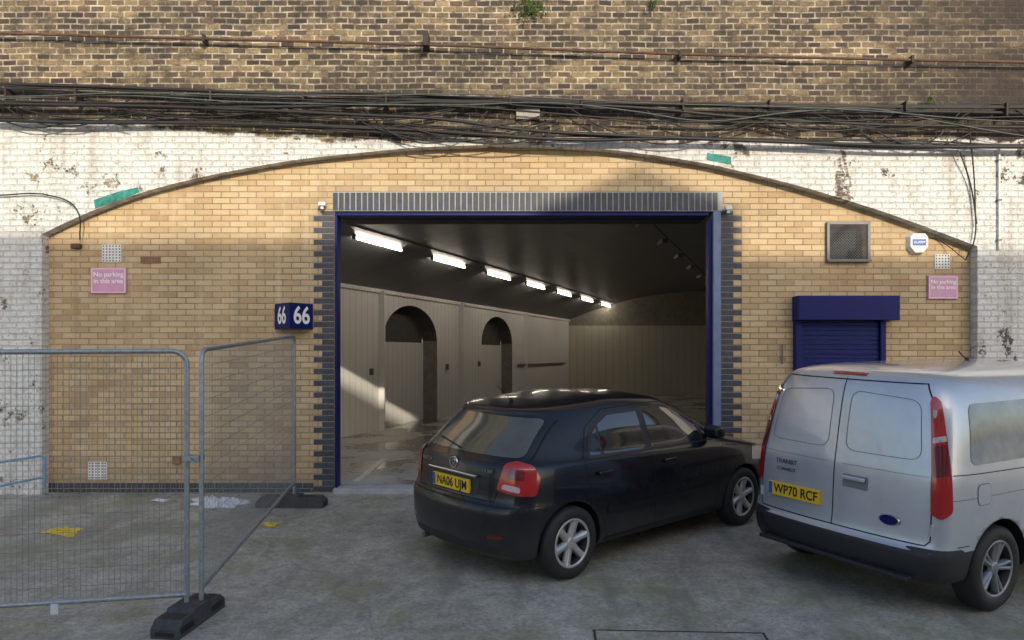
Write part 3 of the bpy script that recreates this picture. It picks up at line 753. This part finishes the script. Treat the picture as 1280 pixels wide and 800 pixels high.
def wheel(name,parent,x,y,R,wd,side,nsp,alloy,twin=False):
    b=MB(); ax=(0,side,0); o=(x,y,R); w=wd/2; rr=.66*R
    b.lathe([(-w,rr),(-w*.98,.9*R),(-w*.75,.985*R),(-w*.2,R),(w*.2,R),(w*.75,.985*R),(w*.98,.9*R),(w*1.02,.80*R),(w*.96,rr+.012),(w*.86,rr)],o,ax,(0,0,1),40,[0]*9)
    b.lathe([(w*.88,rr+.006),(w*.94,rr-.004),(w*.86,rr-.02),(w*.2,rr-.035),(-w*.5,rr-.045)],o,ax,(0,0,1),40,[1,1,2,2])
    b.lathe([(w*.0,rr-.03),(w*.0,.0001)],o,ax,(0,0,1),40,[2])
    b.lathe([(w*.1,R*.30),(w*.08,R*.45),(w*.02,R*.46)],o,ax,(0,0,1),30,[3,3])
    b.lathe([(w*.5,R*.19),(w*.72,R*.17),(w*.78,R*.12),(w*.78,.0001)],o,ax,(0,0,1),24,[1,1,1])
    for k in range(nsp):
        for off in ((-.13,.13) if twin else (0,)):
            t=2*math.pi*(k+.25)/nsp+off; u=Vector((math.sin(t),0,math.cos(t))); v=Vector((math.cos(t),0,-math.sin(t))); a=Vector(ax); O=Vector(o)
            w0=R*.115 if not twin else R*.05; w1=R*.085 if not twin else R*.04
            r0,r1=R*.1,rr-.008; k0=len(b.v)
            for rad,hw,h0,h1 in ((r0,w0,w*.35,w*.72),((r0+r1)/2,(w0+w1)/2*.9,w*.35,w*.80),(r1,w1*1.25,w*.4,w*.88)):
                b.v+=[O+u*rad-v*hw+a*h0,O+u*rad-v*hw*.8+a*h1,O+u*rad+v*hw*.8+a*h1,O+u*rad+v*hw+a*h0]
            for s in range(2):
                q=k0+s*4
                for i in range(3): b.f.append((q+i,q+i+1,q+i+5,q+i+4)); b.m.append(1)
    o=b.obj(name,parent,[M['black'],alloy,M['dark'],M['grey']],smooth=True)
    fixn(o); return o
def place(e,cx,cy,deg):
    n=Vector((0,-.045,1)).normalized(); h=Vector((math.cos(math.radians(deg)),math.sin(math.radians(deg)),0)); f=(h-n*h.dot(n)).normalized(); l=n.cross(f)
    e.matrix_world=frame((cx,cy,g(cy)),f,l,n)
def plate(parent,loc,txt,w=.52,h=.112):
    x,y,z=loc; b=MB(); b.box(x-.012,x+.012,y-w/2,y+w/2,z-h/2,z+h/2,0); b.box(x-.014,x-.0125,y+w/2-.040,y+w/2-.004,z-h/2+.004,z+h/2-.004,1); b.obj('number_plate',parent,[M['plate'],M['bluep']],bevel=.002)
    text('plate_lettering',txt,frame((x-.0135,y-.02,z),(0,-1,0),(0,0,1),(-1,0,0)),h*.98,M['blackt'],parent,sx=.88,bold=.0015)
# ---- hatchback
CAR=empty('hatchback_car')
CL=[dict(xr=-1.78,xf=1.92,w=.70,dr=.25,df=.4,z=.20),
 dict(xr=-1.93,xf=2.12,w=.80,dr=.30,df=.46,z=.215),
 dict(xr=-1.985,xf=2.20,w=.838,dr=.36,df=.50,z=.30),
 dict(xr=-2.005,xf=2.225,w=.850,dr=.38,df=.52,z=.46),
 dict(xr=-2.01,xf=2.23,w=.856,dr=.38,df=.52,z=.60),
 dict(xr=-1.99,xf=2.22,w=.856,dr=.37,df=.52,z=.665),
 dict(xr=-1.945,xf=2.20,w=.852,dr=.34,df=.52,z=[(-2,.69),(0,.70),(2,.68)]),
 dict(xr=-1.935,xf=2.13,w=.845,dr=.34,df=.50,z=[(-2,.86),(0,.82),(1.2,.80),(2.1,.74)]),
 dict(xr=-1.91,xf=2.02,w=.828,dr=.33,df=.48,z=[(-2,.995),(0,.935),(1.2,.895),(2.0,.775)]),
 dict(xr=-1.885,xf=1.66,w=.80,dr=.32,df=.42,z=[(-2,1.02),(0,.96),(1.1,.95),(1.62,.885)]),
 dict(xr=-1.85,xf=1.22,w=.768,dr=.32,df=.36,z=[(-2,1.05),(0,.98),(1.2,.99)]),
 dict(xr=-1.68,xf=.80,w=.708,dr=.32,df=.30,z=[(-2,1.23),(.8,1.20)]),
 dict(xr=-1.50,xf=.42,w=.632,dr=.30,df=.26,z=[(-1.5,1.365),(-.5,1.415),(.4,1.38)]),
 dict(xr=-1.54,xf=.30,w=.575,dr=.28,df=.24,z=[(-1.5,1.405),(-.5,1.467),(.3,1.425)]),
 dict(xr=-1.47,xf=.20,w=.505,dr=.28,df=.24,z=[(-1.5,1.428),(-.5,1.482),(.3,1.44)]),
 dict(xr=-1.15,xf=.05,w=.28,dr=.25,df=.24,z=[(-1.3,1.465),(-.5,1.497),(.1,1.478)])]
WB=1.3; R=.312
cb,bv=body('body',CL,CAR,[M['pblack'],M['trim'],M['dark']],[(-WB,R,.355,.60),(WB,R,.355,.60)])
for x in (-WB,WB):
    for s in (-1,1): wheel('wheel',CAR,x,s*.760,R,.195,s,6,M['alloy'])
CORNER['c']=(-1.86,.80)
for s in ('R','L'):
    decal('window_surround',bv,s,[(-1.06,.99),(.97,.965),(.72,1.16),(.36,1.33),(.14,1.375),(-.70,1.36),(-.94,1.24)],M['trim'],CAR,.0015,.03)
    decal('rear_door_glass',bv,s,[(-.84,1.01),(-.25,.995),(-.27,1.335),(-.68,1.33),(-.84,1.26)],M['glass'],CAR,.004,.02)
    decal('rear_quarter_glass',bv,s,[(-1.02,1.015),(-.87,1.01),(-.87,1.24),(-.94,1.18)],M['glass'],CAR,.004,.02)
    decal('front_door_glass',bv,s,[(-.16,.99),(.62,.98),(.60,1.16),(.32,1.30),(.12,1.345),(-.18,1.34)],M['glass'],CAR,.004,.02)
    decal('quarter_glass',bv,s,[(.66,.985),(.91,.985),(.70,1.12)],M['glass'],CAR,.004,.012)
    seam('door_seams',bv,s,[[(-.205,.96),(-.20,.62),(-.19,.30)],[(.95,.94),(.86,.75),(.80,.30),(-.86,.28),(-.90,.42),(-1.02,.66),(-1.10,.80),(-1.12,.98),(-1.0,1.25),(-.74,1.385),(-.2,1.405),(.15,1.395),(.42,1.32)],[(-1.80,.675),(-1.64,.68)],[(1.7,.66),(2.05,.66)],[(1.0,.90),(1.5,.86),(1.9,.79)]],M['seam'],CAR)
    decal('side_moulding',bv,s,[(-.86,.50),(.80,.47),(.80,.53),(-.88,.56)],M['pblack'],CAR,.014,.01)
    decal('tail_light',bv,'D'+s,[(-.20,.80),(-.02,.765),(.13,.76),(.165,.90),(.11,1.00),(-.03,1.035),(-.13,1.01)],M['red'],CAR,.007,.03,.02)
    decal('tail_light_lower_lens',bv,'D'+s,[(-.155,.815),(-.03,.790),(.00,.790),(.00,.835),(-.135,.855)],M['clear'],CAR,.010,.02,.02)
    decal('tail_light_upper_lens',bv,'D'+s,[(-.12,.90),(.03,.885),(.04,.965),(-.09,.985)],M['redd'],CAR,.010,.03,.02)
    decal('head_light',bv,s,[(1.45,.70),(2.05,.62),(2.05,.74),(1.75,.80),(1.5,.83)],M['clear'],CAR,.004,.03,.03)
    decal('sill_trim',bv,s,[(-.88,.24),(.88,.24),(.88,.27),(-.88,.27)],M['trim'],CAR,.006,.01)
    sg=-1 if s=='R' else 1
    b=MB()
    for hx in (-.90,.02):
        q=proj(bv,s,hx,.865,0); b.box(hx-.09,hx+.09,min(q.y,q.y+sg*.035),max(q.y,q.y+sg*.035),.85,.882)
    b.obj('door_handles',CAR,M['pblack'],bevel=.012)
    q=proj(bv,s,.72,1.0,0); b=MB(); b.box(.66,.80,min(q.y,q.y+sg*.20),max(q.y,q.y+sg*.20),1.0,1.13); o=b.obj('door_mirror',CAR,M['pblack']); md=o.modifiers.new('b','BEVEL'); md.width=.045; md.segments=4
decal('rear_glass',bv,'B',[(-.665,1.055),(.665,1.055),(.585,1.35),(-.585,1.35)],M['glassd'],CAR,.003,.05)
decal('windscreen',bv,'F',[(-.66,1.0),(.66,1.0),(.52,1.36),(-.52,1.36)],M['glass'],CAR,.003,.05)
for s in (-1,1):
    decal('rear_reflector',bv,'B',[(s*.50,.40),(s*.64,.41),(s*.64,.44),(s*.50,.43)],M['redd'],CAR,.004,.008,.02)
decal('plate_recess',bv,'B',[(-.34,.715),(.34,.715),(.36,.875),(-.36,.875)],M['trim'],CAR,.002,.03)
decal('grille',bv,'F',[(-.4,.62),(.4,.62),(.35,.72),(-.35,.72)],M['trim'],CAR,.003,.03)
seam('tailgate_seams',bv,'B',[[(-.62,1.36),(-.71,1.04),(-.58,.94),(-.53,.70),(.53,.70),(.58,.94),(.71,1.04),(.62,1.36)],[(-.76,.668),(.76,.668)]],M['seam'],CAR,.009)
decal('bumper_lower',bv,'B',[(-.60,.26),(.60,.26),(.55,.33),(-.55,.33)],M['trim'],CAR,.003,.03)
b=MB(); q=proj(bv,'B',0,.885,0); b.box(q.x-.022,q.x+.01,-.34,.34,.878,.898); b.obj('tailgate_grip',CAR,M['chrome'],bevel=.006)
q=proj(bv,'B',0,.79,0); plate(CAR,(q.x-.006,0,.79),'NA06 UJM')
for t,y in (('HATCH',.42),('1.4 VVT',-.44)):
    q=proj(bv,'B',y,.94,.004); text('badge_lettering',t,frame((q.x-.008,y,.94),(0,-1,0),(0,0,1),(-1,0,0)),.042,M['chrome'],CAR)
b=MB(); q=proj(bv,'B',0,.96,0); b.lathe([(0,.056),(.012,.053),(.012,.042),(.004,.040)],(q.x,0,.96),(-1,0,0),(0,0,1),24); b.lathe([(.0,.024),(.011,.022),(.011,.012)],(q.x,0,.968),(-1,0,0),(0,0,1),20); b.obj('badge',CAR,M['chrome'])
b=MB(); b.tube((-1.80,.42,.235),(-1.95,.42,.235),.025,14); b.obj('exhaust',CAR,M['grey'])
b=MB(); b.tube((-1.25,0,1.455),(-1.42,0,1.60),.004); b.tube((-1.25,0,1.44),(-1.255,0,1.48),.018,10); b.obj('aerial',CAR,M['black'])
q1=proj(bv,'B',.0,1.07,.012); q2=proj(bv,'B',.40,1.12,.012); b=MB(); b.tube(q1,q2,.007); b.obj('rear_wiper',CAR,M['black'])
CH=41; hx,hy=math.cos(math.radians(CH)),math.sin(math.radians(CH))
rw=Vector(((713-640)/F*6.43,6.43)); cc=rw+Vector((-hy,hx))*.85*(1)+Vector((hx,hy))*WB
place(CAR,cc.x+.02,cc.y,CH)
# ---- van
VAN=empty('panel_van')
OX=.09
VL=[dict(xr=-2.0,xf=2.05,w=.76,dr=.15,df=.4,z=.26),
 dict(xr=-2.14,xf=2.20,w=.86,dr=.16,df=.5,z=.275),
 dict(xr=-2.20,xf=2.24,w=.895,dr=.18,df=.55,z=.33),
 dict(xr=-2.215,xf=2.25,w=.905,dr=.18,df=.58,z=.48),
 dict(xr=-2.205,xf=2.25,w=.908,dr=.18,df=.58,z=.525),
 dict(xr=-2.15,xf=2.24,w=.908,dr=.16,df=.58,z=.54),
 dict(xr=-2.145,xf=2.20,w=.912,dr=.15,df=.58,z=.80),
 dict(xr=-2.135,xf=2.05,w=.905,dr=.16,df=.52,z=[(-2,1.05),(1,1.03),(2,.93)]),
 dict(xr=-2.12,xf=1.70,w=.893,dr=.17,df=.42,z=[(-2,1.12),(1,1.12),(1.7,1.08)]),
 dict(xr=-2.09,xf=1.30,w=.870,dr=.19,df=.36,z=1.34),
 dict(xr=-2.05,xf=.90,w=.830,dr=.21,df=.34,z=1.57),
 dict(xr=-2.01,xf=.60,w=.775,dr=.24,df=.34,z=1.71),
 dict(xr=-1.95,xf=.45,w=.69,dr=.26,df=.34,z=1.78),
 dict(xr=-1.78,xf=.30,w=.48,dr=.25,df=.34,z=1.82),
 dict(xr=-1.5,xf=.1,w=.25,dr=.25,df=.3,z=1.833)]
for l in VL: l['xr']+=OX
def vmat(j,i):
    if j<=3 and (i<=4 or i>=25): return 1
    if j<=1: return 1
    return 0
VWB=1.33; VR=.325
vb,vv=body('body',VL,VAN,[M['psilver'],M['trim'],M['dark']],[(-VWB,VR,.385,.64),(VWB,VR,.385,.64)],vmat)
for x in (-VWB,VWB):
    for s in (-1,1): wheel('wheel',VAN,x,s*.80,VR,.205,s,5,M['alloyd'],True)
seam('rear_door_seams',vv,'B',[[(0,.56),(0,1.73)],[(-.77,.80),(-.77,.60),(-.74,.565),(.74,.565),(.77,.60),(.77,.80)],[(-.77,.80),(-.755,1.1),(-.70,1.58),(-.62,1.72),(.62,1.72),(.70,1.58),(.755,1.1),(.77,.80)]],M['seam'],VAN,.009)
for sg in (-1,1):
    pts=rpoly([(sg*.08,1.17),(sg*.68,1.17),(sg*.62,1.60),(sg*.08,1.64)],.09); pts.append(pts[0])
    seam('window_pressing',vv,'B',[pts],M['seamg'],VAN,.005,.003)
seam('door_pressings',vv,'B',[[(.06,1.06),(.74,1.06)],[(-.06,1.06),(-.74,1.06)]],M['seamg'],VAN,.004)
CORNER['c']=(-2.12+OX,.88)
for s in ('R','L'):
    decal('tail_light',vv,'D'+s,[(-.055,.80),(.01,.76),(.085,.82),(.075,1.10),(.05,1.40),(.035,1.60),(-.01,1.64),(-.035,1.60),(-.045,1.2)],M['red'],VAN,.010,.03,.02)
    decal('tail_light_lens',vv,'D'+s,[(-.035,1.06),(.065,1.08),(.052,1.30),(-.03,1.28)],M['redd'],VAN,.013,.02,.02)
    decal('reverse_lens',vv,'D'+s,[(-.035,1.30),(.052,1.32),(.048,1.36),(-.03,1.34)],M['clear'],VAN,.014,.01,.02)
    decal('side_window_panel',vv,s,[(-1.70,1.14),(-.60,1.14),(-.60,1.58),(-1.64,1.58)],M['glassv'],VAN,.004,.07)
    decal('cab_door_glass',vv,s,[(.46,1.12),(1.25,1.12),(.85,1.50),(.70,1.60),(.46,1.60)],M['glass'],VAN,.004,.04)
    seam('side_seams',vv,s,[[(-.55,.40),(-.55,1.66),(.38,1.66),(.40,.40)],[(.42,1.64),(1.35,1.1),(1.25,.4)],[(-1.88,1.08),(-.56,1.06)],[(-1.85,.56),(-1.72,.56)]],M['seam'],VAN,.007)
    seam('side_crease',vv,s,[[(-1.90,.90),(-.56,.90)],[(-.54,.90),(.38,.90)]],M['seamg'],VAN,.006)
    decal('side_moulding',vv,s,[(-.90,.58),(.92,.58),(.92,.66),(-.90,.66)],M['trim'],VAN,.012,.02)
    decal('fuel_flap',vv,s,[(-1.64,.84),(-1.47,.84),(-1.47,1.0),(-1.64,1.0)],M['seamg'],VAN,.002,.05)
    decal('fuel_flap_skin',vv,s,[(-1.634,.846),(-1.476,.846),(-1.476,.994),(-1.634,.994)],M['psilver'],VAN,.0045,.05)
    decal('bumper_corner',vv,s,[(-2.08,.30),(-1.76,.30),(-1.72,.46),(-1.80,.545),(-2.06,.545)],M['trim'],VAN,.006,.03,.03)
decal('windscreen',vv,'F',[(-.74,1.15),(.74,1.15),(.62,1.66),(-.62,1.66)],M['glass'],VAN,.004,.05)
b=MB(); q=proj(vv,'B',0,1.76,0); b.box(q.x-.012,q.x+.06,-.15,.15,1.755,1.78); b.obj('high_brake_light',VAN,M['red'],bevel=.006)
b=MB(); q=proj(vv,'B',-.17,.93,0); b.box(q.x-.006,q.x+.01,-.30,-.08,.88,.985,0); b.obj('handle_recess',VAN,M['seamg'],bevel=.02)
b=MB(); b.box(q.x-.035,q.x-.012,-.29,-.09,.945,.975,0); b.obj('rear_handle',VAN,M['psilver'],bevel=.008)
b=MB(); q=proj(vv,'B',-.48,.70,0); b.lathe([(0,.07),(.010,.066),(.010,.0001)],(q.x,0,0),(-1,0,0),(0,0,1),28,[0,0]); 
for v in b.v: v.y=v.y*1.25-.48; v.z=v.z*.62+.70
b.obj('badge',VAN,M['chrome'])
b=MB(); b.lathe([(0.0125,.058),(.0125,.0001)],(q.x,0,0),(-1,0,0),(0,0,1),28,[0]); 
for v in b.v: v.y=v.y*1.25-.48; v.z=v.z*.62+.70
b.obj('badge_oval',VAN,M['navy'])
q=proj(vv,'B',.10,.73,0); plate(VAN,(q.x-.012,.37,.745),'WP70 RCF')
q=proj(vv,'B',.3,.98,0)
text('badge_lettering','TRANSIT',frame((q.x-.008,.47,.985),(0,-1,0),(0,0,1),(-1,0,0)),.055,M['seam'],VAN)
text('badge_lettering','CONNECT',frame((q.x-.010,.47,.92),(0,-1,0),(0,0,1),(-1,0,0)),.040,M['seam'],VAN)
b=MB(); b.tube((-.2,.0,1.82),(-.34,.0,1.91),.006); b.tube((-.2,0,1.81),(-.205,0,1.85),.02,10); b.obj('aerial',VAN,M['black'])
b=MB(); b.box(-2.225+OX,-2.10+OX,-.68,.68,.30,.335); b.obj('bumper_step',VAN,M['trim'],bevel=.01)
for z in (.68,1.5):
    for s in (-1,1):
        yy=.775 if z<1 else .715; q=proj(vv,'B',s*yy,z,0)
        b=MB(); b.tube((q.x,s*yy,z-.04),(q.x,s*yy,z+.04),.016,10); b.obj('door_hinge',VAN,M['psilver'])
VH=30; hx,hy=math.cos(math.radians(VH)),math.sin(math.radians(VH))
rw=Vector(((1237-640)/F*5.72,5.72)); cc=rw+Vector((-hy,hx))*.90+Vector((hx,hy))*VWB
place(VAN,cc.x+.06,cc.y,VH)
# ---------------- unseen building behind the viewer; roofline shaped to cast shade, pale walls for bounce
BB=empty('unseen_shade_building'); bz0=-8.0
SD=Vector((-.28,1,-.35)).normalized()
kk=.35*(WD-bz0); hx0=.28*(WD-bz0)
H0=3.36+kk; b=MB()
b.box(-7,hx0+.35,-16,bz0,-.2,H0,0)
b.box(hx0+2.9,15,-16,bz0,-.2,H0-.22,0)
gx0,gx1=hx0+.35,hx0+2.9; gm=(gx0+gx1)/2; k=len(b.v)
pro=[(gx0,-.2),(gx1,-.2),(gx1,H0+.40),(gm,H0+.95),(gx0,H0+.40)]
b.v+=[Vector((x,bz0,z)) for x,z in pro]+[Vector((x,-12,z)) for x,z in pro]
for i in range(5): j=(i+1)%5; b.f.append((k+i,k+j,k+5+j,k+5+i)); b.m.append(0)
b.f.append((k,k+1,k+2,k+3,k+4)); b.m.append(0); b.f.append((k+9,k+8,k+7,k+6,k+5)); b.m.append(0)
b.obj('walls',BB,M['render'])
b=MB()
for i in range(5):
    for j in range(3):
        x=-5+i*4.3; b.box(x,x+1.4,bz0-.1,bz0+.03,1.2+j*2.8,2.9+j*2.8,0); b.box(x-.1,x+1.5,bz0-.05,bz0+.1,1.1+j*2.8,1.18+j*2.8,1)
b.obj('windows',BB,[M['glass'],M['white']])
# ---------------- light
w=bpy.data.worlds.new('World'); sc.world=w; w.use_nodes=True; nt=w.node_tree
sky=nt.nodes.new('ShaderNodeTexSky'); sky.sky_type='NISHITA'; sky.sun_disc=False
el=math.atan2(.35,math.hypot(.28,1)); sky.sun_elevation=el; sky.sun_rotation=math.atan2(.28,-1); sky.dust_density=2.0
bg=nt.nodes['Background']; bg.inputs[1].default_value=.25; nt.links.new(sky.outputs[0],bg.inputs[0])
sl=bpy.data.lights.new('sun','SUN'); sl.energy=3.3; sl.angle=math.radians(.7); sl.color=(1,.88,.70)
so=bpy.data.objects.new('sun',sl); sc.collection.objects.link(so); so.rotation_euler=SD.to_track_quat('-Z','Y').to_euler(); so.location=(5,-20,20)
cam=bpy.data.cameras.new('camera'); co=bpy.data.objects.new('camera',cam); sc.collection.objects.link(co); sc.camera=co
co.location=(0,0,CAMZ); co.rotation_euler=(math.pi/2,0,0); cam.sensor_width=36; cam.lens=F/1280*36; cam.shift_y=43/1280; cam.clip_end=500
sc.view_settings.view_transform='Standard'; sc.view_settings.look='None'; sc.view_settings.exposure=0
